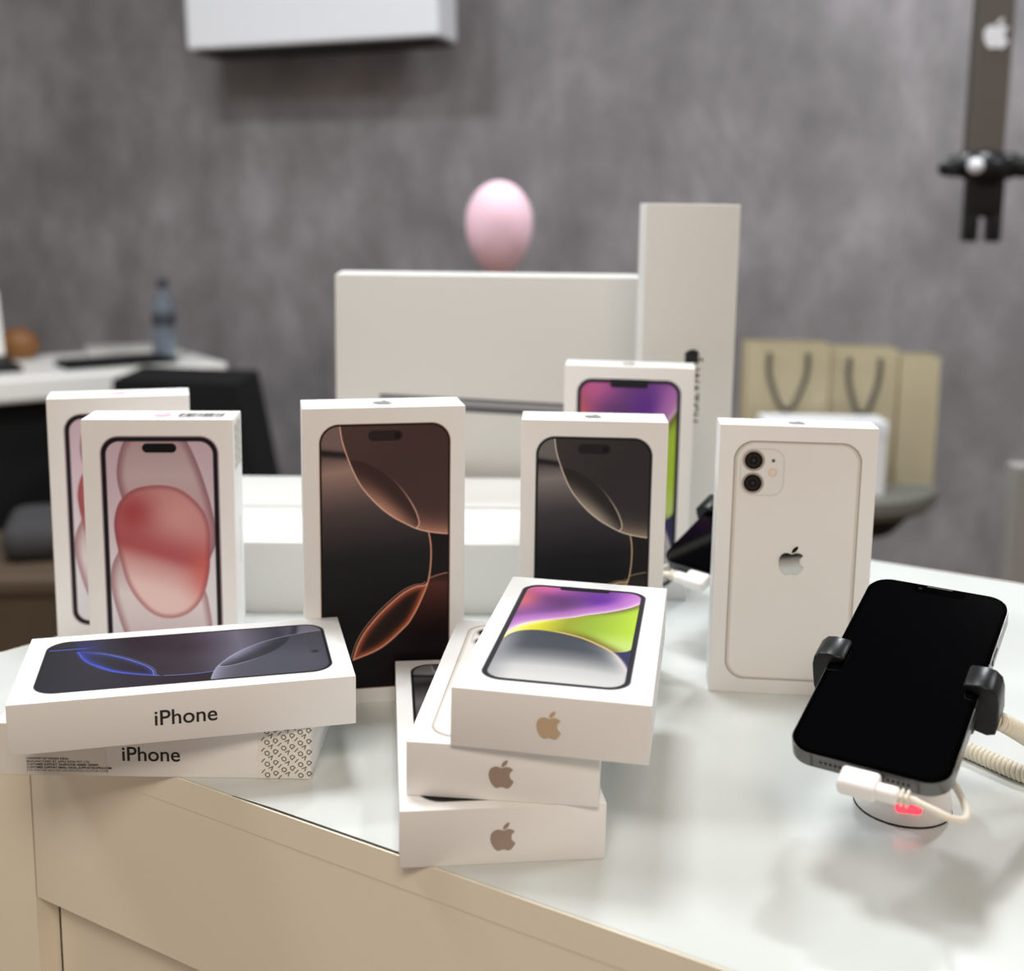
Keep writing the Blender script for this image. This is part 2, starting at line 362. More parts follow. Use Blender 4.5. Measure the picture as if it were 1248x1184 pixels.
        l1u = cr([(1.78, 2.3), (1.95, 2.2), (2.42, 2.26), (3.09, 2.56), (3.94, 3.11), (4.62, 3.75), (5.22, 4.56), (5.66, 5.38), (5.86, 6.1), (5.7, 6.42)], closed=False)
        l1 = np.vstack([l1u, cr([(5.7, 6.42), (4.96, 6.06), (4.11, 5.53), (3.25, 4.75), (2.41, 3.67), (1.78, 2.3)], closed=False)[1:-1]])
        d = sd_poly(u, v, l1); t = sm(1.4, -.4, (u - v * .0) - (v - 1.2) * .95 - .2) * sm(2.0, 5.6, v)
        F = mix(full(u, P['lens0']), full(u, P['lens1']), np.clip(t * 1.0, 0, 1)); W = cover(W, d, F)
        W = mix(W, full(u, P['line']), np.exp(-(sd_line(u, v, l1u) / .035) ** 2) * sm(2.8, 5.4, v) * .8)
        W = mix(W, full(u, P['line']), np.exp(-(sd_line(u, v, arcA) / .032) ** 2) * .9)
        I = cover(I, sd_rrect(U, V, .17, .17, w - .17, h - .17, 1.03), W)
        I = cover(I, sd_rrect(U, V, w / 2 - 1.0, .46, w / 2 + 1.0, 1.08, .31), P['isl'])
        I = cover(I, sd_rrect(U, V, w / 2 + .5, .58, w / 2 + .88, .96, .19), tuple(x * .5 for x in P['isl']))
        return lin(I) * np.where((sd_rrect(U, V, .1, .1, w - .1, h - .1, 1.1) < 0)[..., None], kf, np.maximum(kf, 1))
    return fn
def art_swirl(U, V, w, h):
    I = full(U, (238, 240, 242))
    I = cover(I, sd_rrect(U, V, 0, 0, w, h, 1.1), (168, 166, 172))
    I = cover(I, sd_rrect(U, V, .05, .05, w - .05, h - .05, 1.07), (40, 40, 46))
    u, v = U * 7.03 / w, V * 14.3 / h
    # purple field
    W = full(u, (120, 74, 150))
    W = mix(W, full(u, (214, 108, 176)), np.exp(-((u - 1.2) ** 2 / 2.6 + (v - .6) ** 2 / 1.6)))
    W = mix(W, full(u, (222, 110, 122)), np.exp(-((u - .2) ** 2 / 1.2 + (v - 2.6) ** 2 / 3.2)))
    W = mix(W, full(u, (98, 62, 106)), np.exp(-((u - 2.8) ** 2 / 2.0 + (v - 3.0) ** 2 / 2.2)) * .8)
    W = mix(W, full(u, (98, 46, 156)), np.exp(-((u - 4.9) ** 2 / 1.3 + (v - 2.4) ** 2 / 2.6)) * .9)
    W = mix(W, full(u, (176, 108, 196)), np.exp(-((u - 6.4) ** 2 / .9 + (v - 1.0) ** 2 / 2.2)) * .9)
    c1 = cr([(-.6, 9.6), (.2, 8.4), (.6, 7.3), (1.08, 6.55), (1.88, 5.95), (3.25, 5.2), (4.08, 4.55), (5.06, 3.9), (6.05, 3.05), (6.74, 2.1), (7.4, .9)], closed=False)
    low = np.vstack([c1, [(9, 1), (9, 20), (-3, 20), (-3, 12)]])
    d = sd_poly(u, v, low)
    W = mix(W, full(u, (250, 220, 240)), np.exp(-(np.maximum(d, 0) / .5) ** 1.1) * .9)
    W = mix(W, full(u, (200, 120, 200)), np.exp(-((d - .7) / .5) ** 2) * .5)
    # green band
    G = ramp(u, u, [(0, (236, 226, 110)), (1.6, (214, 208, 52)), (3.2, (150, 156, 54)), (4.4, (146, 172, 60)), (6.8, (180, 212, 66))])
    G = mix(G, full(u, (196, 218, 128)), sm(6.4, 9.2, v) * sm(3.6, 6, u) * .9)
    G = mix(G, full(u, (96, 88, 52)), np.exp(-((-d) / .4) ** 2) * sm(3.2, 6.2, u) * .75)
    G = mix(G, full(u, (255, 246, 190)), np.exp(-((-d) / .3) ** 2) * sm(3.4, .6, u) * .9)
    W = cover(W, d, G, .06)
    # navy corner and dome
    dome = cr([(-.4, 11.2), (.3, 9.0), (.51, 8.3), (.98, 7.69), (1.65, 7.38), (2.67, 7.42), (3.56, 7.71), (4.32, 8.12), (5.08, 8.78), (5.85, 9.64), (6.41, 10.78), (6.74, 11.92), (6.84, 12.91), (6.7, 13.6), (6.4, 16)], closed=False)
    dm = np.vstack([dome, [(-2, 16)]]); dd = sd_poly(u, v, dm)
    nv = cr([(5.2, 9.3), (5.84, 9.57), (6.4, 9.45), (6.76, 9.0), (6.98, 8.1), (8, 7)], closed=False)
    nv = np.vstack([nv, [(9, 18), (5, 18)]]); dn = sd_poly(u, v, nv)
    W = cover(W, dn, (52, 52, 92), .06)
    W = mix(W, full(u, (96, 80, 30)), np.exp(-(np.maximum(dd, 0) / .5) ** 2) * sm(2.2, 4.6, u) * .75 * (dn > 0))
    D = ramp(u, v - .04 * (u - 3) ** 2, [(7.2, (66, 70, 78)), (9.6, (70, 76, 84)), (10.6, (112, 114, 118)), (12.2, (196, 196, 196)), (14.5, (222, 222, 220))])
    D = mix(D, full(u, (206, 206, 208)), np.exp(-(np.maximum(-dd, 0) / .5) ** 1.6) * (1 - sm(.8, 2.2, np.abs(u - 2.6)) * 0) * sm(8.2, 10.8, v) * .9)
    D = mix(D, full(u, (150, 150, 156)), sm(1.6, .2, u) * .7)
    W = cover(W, dd, D, .05)
    W = mix(W, full(u, (236, 196, 120)), np.exp(-(dd / .10) ** 2) * sm(7.3, 7.5, v + 0) * sm(7, 5.2, u) * sm(.6, 1.8, u) * .8)
    W = mix(W, full(u, (220, 206, 214)), np.exp(-(dd / .09) ** 2) * sm(5, 6.4, u) * .7)
    s = sd_rrect(U, V, .3, .3, w - .3, h - .3, .85)
    I = cover(I, s, W)
    I = cover(I, sd_rrect(U, V, w / 2 - 1.4, -.4, w / 2 + 1.4, .66, .2), (36, 36, 42))
    I = np.where((V < .3)[..., None] & (sd_rrect(U, V, .05, .05, w - .05, h - .05, 1.07) < 0)[..., None], full(U, (40, 40, 46)), I)
    return lin(I) * np.where(sd_rrect(U, V, .1, .1, w - .1, h - .1, 1.07) < 0, .84, 1)[..., None]
def art_back(U, V, w, h):
    P = np.array((238., 236., 234.)); I = full(U, P)
    d = sd_rrect(U, V, 0, 0, w, h, 1.25); I = cover(I, d, (120, 108, 96))
    I = cover(I, sd_rrect(U, V, .055, .055, w - .055, h - .055, 1.2), (214, 208, 200))
    I = cover(I, sd_rrect(U, V, .2, .14, w - .2, h - .14, 1.12), (234, 232, 229))
    I = mix(I, full(U, (206, 200, 194)), np.exp(-(sd_rrect(U, V, .2, .14, w - .2, h - .14, 1.12) / .03) ** 2) * .7)
    c = sd_rrect(U, V, .42, .5, 3.0, 3.36, .75); I = cover(I, c, (232, 230, 228)); I = mix(I, full(U, (206, 202, 199)), np.exp(-(c / .03) ** 2))
    for cy in (1.22, 2.62):
        r = np.hypot(U - 1.18, V - cy)
        I = cover(I, r - .64, (216, 206, 198)); I = mix(I, full(U, (120, 104, 94)), np.exp(-((r - .63) / .03) ** 2) * .8)
        I = cover(I, r - .55, (26, 20, 19)); I = cover(I, r - .38, (44, 36, 33)); I = cover(I, r - .25, (16, 13, 14))
        I = mix(I, full(U, (110, 110, 150)), np.exp(-(r / .1) ** 2) * .6)
    I = cover(I, np.hypot(U - 2.35, V - 1.2) - .1, (80, 74, 70))
    r = np.hypot(U - 2.34, V - 1.93); I = cover(I, r - .27, (222, 204, 190)); I = cover(I, r - .17, (236, 220, 206))
    return lin(I)

def print_grid(name, w, h, fn, parent, mtx, nx=150, R0=1.2):
    """printed picture lying in its local xy plane, origin lower left, top of the picture at +y"""
    ny = int(round(nx * h / w)); xs = np.linspace(0, w, nx + 1); ys = np.linspace(0, h, ny + 1)
    X, Y = np.meshgrid(xs, ys); U, V = X, h - Y
    col = np.clip(fn(U, V, w, h), 0, .9)
    sd = sd_rrect(U, V, 0, 0, w, h, R0)
    idx = np.arange((nx + 1) * (ny + 1)).reshape(ny + 1, nx + 1)
    q = np.stack([idx[:-1, :-1], idx[:-1, 1:], idx[1:, 1:], idx[1:, :-1]], -1).reshape(-1, 4)
    keep = (sd.ravel()[q].min(1) < .0); q = q[keep]
    used = np.unique(q); mp = np.full(idx.size, -1); mp[used] = np.arange(len(used)); q = mp[q]
    co = np.stack([X.ravel(), Y.ravel(), np.zeros(X.size)], 1)[used] * S
    cl = np.concatenate([col.reshape(-1, 3), np.ones((X.size, 1))], 1)[used]
    me = bpy.data.meshes.new(name)
    me.vertices.add(len(co)); me.vertices.foreach_set('co', co.ravel())
    me.loops.add(q.size); me.loops.foreach_set('vertex_index', q.ravel().astype(np.int32))
    me.polygons.add(len(q)); me.polygons.foreach_set('loop_start', np.arange(0, q.size, 4, dtype=np.int32))
    me.update(calc_edges=True); me.validate()
    a = me.color_attributes.new('ink', 'FLOAT_COLOR', 'POINT'); a.data.foreach_set('color', cl.ravel().astype(np.float32))
    return link(name, me, M['print'], parent, mtx)

# ------------------------------------------------------------------ camera
f, cy, pitch, roll, H = 1427.832, 481.676, 0.16214, 0.014649, 29.892
cam = bpy.data.cameras.new('camera'); co = bpy.data.objects.new('camera', cam); C.objects.link(co)
r_ = Vector((1, 0, 0)); u_ = Vector((0, math.sin(pitch), math.cos(pitch))); fw = Vector((0, math.cos(pitch), -math.sin(pitch)))
rx = r_ * math.cos(roll) + u_ * math.sin(roll); ux = -r_ * math.sin(roll) + u_ * math.cos(roll)
mw = Matrix((rx, ux, -fw)).transposed().to_4x4(); mw.translation = Vector((0, 0, H * S)); co.matrix_world = mw
cam.sensor_width = 36; cam.lens = f / 1248 * 36; cam.sensor_fit = 'HORIZONTAL'
cam.shift_y = (cy - 592) / 1248; cam.clip_start = .01; cam.clip_end = 50
cam.dof.use_dof = True; cam.dof.focus_distance = .615; cam.dof.aperture_fstop = 5.8
bpy.context.scene.camera = co

# ------------------------------------------------------------------ room
FL = -92.0
bm = bmesh.new(); add_box(bm, -420, 420, -260, 460, FL - 5, FL); struct(obj('floor', bm, M['floor']))
WM = T(0, 356, 0) @ R(-.26, 'Z')
bm = bmesh.new(); add_box(bm, -420, 420, 0, 8, FL, 190); struct(obj('wall_back', bm, M['wall'], None, WM))
bm = bmesh.new(); add_box(bm, -420, 420, -260, 460, 190, 196); struct(obj('ceiling', bm, M['ceiling']))

# ------------------------------------------------------------------ counter
V0 = (-27.5, 63.1); fd = (.8660, -.4995); nin = (.4995, .8660)
def fp(s, d=0): return (V0[0] + fd[0] * s + nin[0] * d, V0[1] + fd[1] * s + nin[1] * d)
backy = lambda x: 97.39 - .557 * (x - 31.17)
outl = [(-42.6, 64.0), V0, fp(104), (92, 22), (96, backy(96)), (-20, backy(-20)), (-27.5, 100), (-29.2, 80), (-31.44, 76.4)]
ctr = thing('display_counter', 'white topped shop counter with cream side panels under all the boxes', 'counter', T(0, 80, FL))
I_ = T(0, -80, -FL)
def inset(pts, d):
    n = len(pts); out = []
    for i in range(n):
        a, b, c = Vector(pts[i - 1]), Vector(pts[i]), Vector(pts[(i + 1) % n])
        e1 = (b - a).normalized(); e2 = (c - b).normalized(); n1 = Vector((-e1.y, e1.x)); n2 = Vector((-e2.y, e2.x))
        k = (n1 + n2); k = k / max(k.dot(n1), .3); out.append(tuple(b + k * d))
    return out
bm = bmesh.new(); prism(bm, inset(outl, .16), -1.5, 0); obj('countertop', bm, M['top'], ctr, I_)
# cream edging strip around the rim
bm = bmesh.new(); n = len(outl); o2 = inset(outl, .12)
t = bmesh.new()
for z0, z1 in ((-1.6, -.02),):
    A = [[t.verts.new((x, y, z)) for x, y in pl] for z in (z0, z1) for pl in (outl, o2)]
    for i in range(n):
        j = (i + 1) % n
        for a, b in ((A[0], A[2]), (A[3], A[1]), (A[2], A[3]), (A[1], A[0])): t.faces.new((a[i], a[j], b[j], b[i]))
merge(bm, t); obj('edge_strip', bm, M['cream'], ctr, I_)
bm = bmesh.new()
prism(bm, [fp(15.6, .115), fp(27.2, .11), fp(27.2, .24), fp(18, .24)], -.3, .012)
obj('edge_gap', bm, M['gap'], ctr, I_)
bm = bmesh.new(); prism(bm, [fp(.05, .04), fp(103, .04), fp(103, 2.0), fp(1.5, 2.0)], -10.72, -1.5); obj('fascia_panel', bm, M['cream'], ctr, I_)
bm = bmesh.new(); prism(bm, [fp(.1, 1.5), fp(103, 1.5), fp(103, 3.2), fp(.1, 3.2)], FL + 6, -10.6); obj('door_panel', bm, M['cream'], ctr, I_)
bm = bmesh.new(); prism(bm, [(-42.2, 64.15), (V0[0] - .05, V0[1] + .05), fp(.05, 1.6), (-42, 66)], FL, -1.5); obj('end_panel', bm, M['cream'], ctr, I_)
bm = bmesh.new(); prism(bm, [(-41.6, 66), fp(2, 3.3), fp(102, 3.3), (90, 24), (93, backy(93) - 2), (-19, backy(-19) - 3), (-26, 99), (-28, 80), (-30.5, 76.2)], FL, -1.6); obj('carcass', bm, M['cream'], ctr, I_)
bm = bmesh.new(); prism(bm, [fp(.06, .09), fp(.2, .09), fp(.2, .2), fp(.06, .2)], -10.7, -1.6); obj('panel_seam', bm, M['gap'], ctr, I_)
bm = bmesh.new(); prism(bm, [fp(0, 1.46), fp(.14, 1.46), fp(.14, 1.55), fp(0, 1.55)], FL + 6, -10.72); obj('door_seam', bm, M['gap'], ctr, I_)

# ------------------------------------------------------------------ phone boxes
def carton(name, label, x, y, z, yaw, w, d, h, tilt=(0, 0), group=None, m=None, cat='box', bev=.06, anchor_tilt=None):
    base = T(x, y, z) @ R(yaw, 'Z') @ R(tilt[1], 'Y') @ R(tilt[0], 'X')
    root = thing(name, label, cat, base @ T(w / 2, d / 2, 0), group)
    bm = bmesh.new(); add_box(bm, -w / 2, w / 2, -d / 2, d / 2, 0, h, bev, 2)
    obj('carton', bm, m or M['paper'], root, smooth=40)
    return root, T(-w / 2, -d / 2, 0)        # matrix: corner frame -> root frame
FRONT = R(PI / 2, 'X')                       # local xy -> xz plane facing -y
E_ = .012
def front(L, x, z): return L @ T(x, -E_, z) @ FRONT
def topm(L, x, y, h, rot=0): return L @ T(x, y, h + E_) @ R(rot, 'Z')
PB = 'phone_box'
# A rear pink
A, LA = carton(PB, 'white phone box with a pink blob picture, standing farthest left behind its twin', -30.5823, 75.7434, 0, .2885, 9.0838, 3.1071, 16.7844)
pk = print_grid('phone_picture', 7.16, 14.76, art_pink, A, front(LA, (9.084 - 7.16) / 2, (16.784 - 14.76) / 2), nx=150)
logo('fruit_emblem', 1.3, M['foil_pink'], A, topm(LA, 4.5, 1.55, 16.784))
# B front pink
B, LB = carton(PB, 'white phone box with pink blob picture, barcode on top, in front of its twin', -25.95, 69.2464, 0, .0748, 9.0454, 3.1146, 16.6869)
link('phone_picture', pk.data, None, B, front(LB, (9.0454 - 7.16) / 2 + .08, (16.687 - 14.76) / 2))
logo('fruit_emblem', 1.3, M['foil_pink'], B, topm(LB, 4.6, 1.55, 16.687))
bm = bmesh.new(); random.seed(3); x = 5.5
for s_ in (0, 1):
    x = 5.5
    while x < 8.25:
        wd = random.choice((.03, .05, .08)); prism(bm, [(x, 1.0), (x + wd, 1.0), (x + wd, 2.1), (x, 2.1)], 0, .012); x += wd + random.choice((.04, .06, .09))
    break
bl = obj('barcode_label', bm, M['ink'], B, topm(LB, 0, 0, 16.687))
text('lettering', '0195949 036095', .38, M['ink'], B, topm(LB, 8.2, .9, 16.687, PI), align='LEFT')
def void_mesh(x0, x1, y0, y1, size, dx, dy1, dy2, ang):
    """security pattern: the word VOID repeated on a slant, letters that fall off the sticker are left out"""
    bm = bmesh.new(); me = {c: text_mesh(c, size, align='CENTER', bold=.013) for c in 'VOID'}
    step = (dx / 4 * 1.0, -(dx / 4) * .93)
    for a in range(-14, 16):
        for b in range(-14, 16):
            for k, c in enumerate('DIOV'):
                px = a * dx + k * step[0]; py = a * dy1 + b * dy2 + k * step[1]
                if x0 + .1 < px < x1 - .08 and y0 + .1 < py < y1 - .08:
                    t = bmesh.new(); t.from_mesh(me[c])
                    bmesh.ops.transform(t, matrix=Matrix.Scale(1 / S, 4), verts=t.verts[:])
                    bmesh.ops.transform(t, matrix=Matrix.Translation((px, py, 0)) @ R(ang, 'Z') @ Matrix.Translation((0, -size * .36, 0)), verts=t.verts[:])
                    merge(bm, t)
    for v in me.values(): bpy.data.meshes.remove(v)
    return bm
# right side face of B: sticker with the VOID pattern near the top
SIDE = lambda L, w, y, z: L @ T(w + E_, y, z) @ R(PI / 2, 'Z') @ R(PI / 2, 'X')
bm = bmesh.new(); prism(bm, rrect(2.5, 3.1, .1), 0, .006)
st = obj('security_sticker', bm, M['sticker'], B, SIDE(LB, 9.0454, .3, 13.4))
obj('void_pattern', void_mesh(.05, 2.45, .05, 3.05, .34, .87, .3, .6, math.radians(138)), M['ink_void'], st, T(0, 0, .012))
text('side_lettering', 'Designed in California', .34, M['ink_void'], B, SIDE(LB, 9.0454, 1.7, 10.2) @ R(-PI / 2, 'Z'))
# C desert
Cb, LC = carton(PB, 'white phone box with copper brown curved-shape picture, tallest of the standing phone boxes', -12.0118, 65.9793, 0, .2074, 9.4974, 3.2058, 18.1125)
print_grid('phone_picture', 7.76, 16.3, art_pro('desert'), Cb, front(LC, (9.4974 - 7.76) / 2 + .03, (18.1125 - 16.3) / 2), nx=215)
logo('fruit_emblem', 1.35, M['foil_top'], Cb, topm(LC, 4.75, 1.6, 18.1125))
# D black/natural
D, LD = carton(PB, 'white phone box with dark grey curved-shape picture, standing just behind the stack of three', .6053, 70.1686, 0, -.0363, 8.9355, 2.9587, 16.9194)
print_grid('phone_picture', 7.15, 14.96, art_pro('black'), D, front(LD, (8.9355 - 7.15) / 2, (16.9194 - 14.96) / 2), nx=190)
logo('fruit_emblem', 1.25, M['foil_top'], D, topm(LD, 4.4, 1.5, 16.9194))
# E purple behind
Eb, LE = carton(PB, 'white phone box with purple and green picture, standing upright behind the others', 3.9313, 87.2915, 0, -.106, 9.7191, 3.1796, 17.9761)
print_grid('phone_picture', 7.81, 16.08, art_swirl, Eb, front(LE, (9.7191 - 7.81) / 2, (17.9761 - 16.08) / 2), nx=150)
logo('fruit_emblem', 1.25, M['foil_top'], Eb, topm(LE, 4.8, 1.6, 17.9761))
# N white phone back
Nb, LN = carton(PB, 'standing white phone box picturing a white phone back with two lenses', 12.5455, 69.2493, 0, -.0842, 9.3814, 2.2475, 16.9819)
print_grid('phone_picture', 7.57, 15.09, art_back, Nb, front(LN, (9.3814 - 7.57) / 2, (16.9819 - 15.09) / 2), nx=190, R0=1.25)
logo('mirror_fruit_emblem', 1.78, M['foil'], Nb, front(LN, (9.3814 - 7.57) / 2 + 3.72, (16.9819 - 15.09) / 2 + 15.09 - 7.36) @ T(0, 0, .03) @ R(-.022, 'X'))
logo('fruit_emblem', 1.25, M['foil_top'], Nb, topm(LN, 4.7, 1.12, 16.9819) @ Matrix.Diagonal((1, .8, 1, 1)))
# K bottom of stack
G3 = None
K, LK = carton(PB, 'white phone box picturing a dark phone, bottom of the stack of three', -4.7915, 49.0138, 0, .1112, 9.477, 17.6586, 2.7853)
print_grid('phone_picture', 7.76, 16.3, art_pro('grey', np.ones(3)), K, topm(LK, (9.477 - 7.76) / 2, (17.6586 - 16.3) / 2, 2.7853), nx=120)
logo('grey_fruit_emblem', 1.38, M['foil_grey'], K, front(LK, 4.70, 1.35))
# L middle
Lb, LL = carton(PB, 'white phone box picturing a white phone back, middle of the stack of three', -4.6257, 50.4949, 2.795, -.0988, 8.8992, 16.1055, 2.6497)
print_grid('phone_picture', 7.15, 14.67, art_back, Lb, topm(LL, (8.8992 - 7.15) / 2, (16.1055 - 14.67) / 2, 2.6497), nx=120, R0=1.25)
logo('grey_fruit_emblem', 1.38, M['foil_grey'], Lb, front(LL, 4.41, 1.34))
# M top
Mb, LM = carton(PB, 'white phone box with purple and green picture, lying on top of the stack of three', -2.5846, 49.9645, 5.53, -.1678, 9.0187, 16.5205, 2.8171, tilt=(-.0055, .011))
print_grid('phone_picture', 7.03, 14.1, art_swirl, Mb, topm(LM, .92, 1.24, 2.8171), nx=190)
logo('tan_fruit_emblem', 1.34, M['foil_tan'], Mb, front(LM, 4.49, 1.46))
# I lower of the pair
Ib, LI = carton(PB, 'white phone box with VOID security sticker, lying under the box with the blue picture', -26.7181, 57.2052, 0, -.0004, 16.5, 8.6, 2.9016)
text('brand_lettering', 'iPhone', 1.12, M['ink'], Ib, front(LI, 6.62, .90), bold=.012)
bm = bmesh.new(); prism(bm, [(0, 0), (2.66, 0), (2.66, 2.86), (0, 2.86)], 0, .006)
st = obj('security_sticker', bm, M['sticker'], Ib, front(LI, 13.8, .03))
obj('void_pattern', void_mesh(-.02, 2.7, -.02, 2.9, .36, .87, .3, .6, math.radians(138)), M['ink_void'], st, T(0, 0, .012))
bm = bmesh.new(); prism(bm, [(0, 0), (5.75, 0), (5.75, 2.8), (0, 2.8)], 0, .006)
lb = obj('address_label', bm, M['sticker'], Ib, front(LI, .05, .05))
for k, (s_, b_) in enumerate((('COUNTRY OF ORIGIN: INDIA', .006), ('MANUFACTURED BY: APPLE INDIA PVT. LTD.', .004), ('CUSTOMER SUPPORT TELEPHONE: 000800 1009009', .006), ('CUSTOMER SUPPORT EMAIL: INDIA_SUPPORT@APPLE.COM', .006), ('FOR FURTHER RELATED INFORMATION, SCAN QR CODE', 0))):
    text('small_print', s_, .165, M['ink'], lb, T(1.62, .86 - k * .165, .01), bold=b_)
# J upper of the pair
J, LJ = carton(PB, 'white phone box with blue and black picture, lying on top with lettering on its side', -24.3015, 53.4327, 2.915, .2534, 16.9474, 9.0525, 2.6401)
print_grid('phone_picture', 7.15, 14.96, art_pro('blue', np.ones(3) * .72), J, topm(LJ, (16.9474 - 14.96) / 2, (9.0525 - 7.15) / 2 + 7.15, 2.6401, -PI / 2), nx=170)
text('brand_lettering', 'iPhone', 1.13, M['ink'], J, front(LJ, 6.84, .92), bold=.012)

# ------------------------------------------------------------------ plain large boxes behind
Hb, LH = carton('laptop_box', 'large white laptop box standing on edge with dark side view strip', -15.93, 104.7, 0, .035, 27.8, 5.6, 23.46, m=M['paper_grey'], bev=.1)
def strip(U, V, w, h):
    c = ramp(U, V / h, [(0, (96, 94, 98)), (.12, (70, 68, 72)), (.2, (150, 148, 154)), (.45, (168, 166, 172)), (.6, (104, 102, 108)), (.8, (84, 82, 88)), (1, (120, 118, 122))])
    return lin(c)
print_grid('laptop_side_picture', 23.0, 1.28, strip, Hb, front(LH, 3.86, 11.42) @ R(-.047, 'Z'), nx=260, R0=.35)
# tall watch box
Fb, LF = carton('watch_box', 'tall narrow white box with black vertical lettering, standing behind the phone boxes', 10.52, 94.82, 0, .0, 7.55, 4.9, 30.06, m=M['paper_grey'], bev=.1)
logo('black_fruit_emblem', 1.55, M['ink_black'], Fb, front(LF, 4.28, 17.72) @ R(-PI / 2, 'Z'))
text('brand_lettering', 'WATCH', 1.15, M['ink_black'], Fb, front(LF, 3.97, 16.82) @ R(-PI / 2, 'Z'), track=1.10, bold=.03)
# flat boxes
G1, LG = carton('flat_box', 'flat white box lying nearest behind the standing phone boxes, front one of two', -24.0, 82.1, 0, .018, 27.2, 10.2, 5.33, m=M['paper_grey'], bev=.08)
G2, LG2 = carton('flat_box', 'flat white box lying directly in front of the standing laptop box', -24.0, 92.55, 0, .024, 31.5, 10.3, 5.36, m=M['paper_grey'], bev=.08)

# ------------------------------------------------------------------ phones on stands
def phone(PM, label, fm='steel'):
    w, h, t_ = 7.15, 14.67, .77
    root = thing('smartphone', label, 'phone', PM)
    bm = bmesh.new(); prism(bm, rrect(w, h, 1.15, 12, -w / 2, -h / 2), -t_, -.05, bev=.07); obj('metal_frame', bm, M[fm], root, smooth=35)
    bm = bmesh.new(); prism(bm, rrect(w - .1, h - .1, 1.1, 12, -w / 2 + .05, -h / 2 + .05), -.06, .0, bev=.025); sc = obj('glass_front', bm, M['bezel'], root, smooth=35)
    bm = bmesh.new(); pts = rrect(w - .52, h - .52, .88, 12, -w / 2 + .26, -h / 2 + .26); prism(bm, pts, -.01, .006); obj('screen', bm, M['glass'], root)
    bm = bmesh.new(); prism(bm, rrect(2.7, .62, .2, 6, -1.35, h / 2 - .8), .0, .012); nt_ = obj('notch', bm, M['bezel'], root)
    bm = bmesh.new(); prism(bm, rrect(1.3, .05, .02, 3, -.65, h / 2 - .2), .0, .016); obj('earpiece', bm, M['steel_line'], nt_)
    bm = bmesh.new(); lathe(bm, [(0, .02), (.1, .02), (.1, .01)], 16, T(-.9 / S * S, 0, 0) if False else Matrix.Translation((-.95, h / 2 - .45, 0))); obj('front_lens', bm, M['camera_lens'], nt_)
    for xx in (-2.35, 2.35):
        bm = bmesh.new(); add_box(bm, xx - .06, xx + .06, -h / 2 - .006, -h / 2 + .05, -.72, -.08); obj('antenna_line', bm, M['steel_line'], root)
    bm = bmesh.new()
    for sgn in (-1, 1):
        for k in range(5):
            for _ in (0,): lathe(bm, [(0, .012), (.07, .012), (.07, -.02)], 10, Matrix.Translation((sgn * (1.05 + k * .22), -h / 2, -.4)) @ R(PI / 2, 'X'))
    obj('speaker_grille', bm, M['hole'], root)
    bm = bmesh.new(); add_box(bm, w / 2 - .02, w / 2 + .05, 2.2, 3.4, -.55, -.25, .03); obj('side_button', bm, M['steel'], root)
    for y0 in (3.2, 1.9):
        bm = bmesh.new(); add_box(bm, -w / 2 - .05, -w / 2 + .02, y0, y0 + 1.0, -.55, -.25, .03); obj('volume_button', bm, M['steel'], root)
    return root
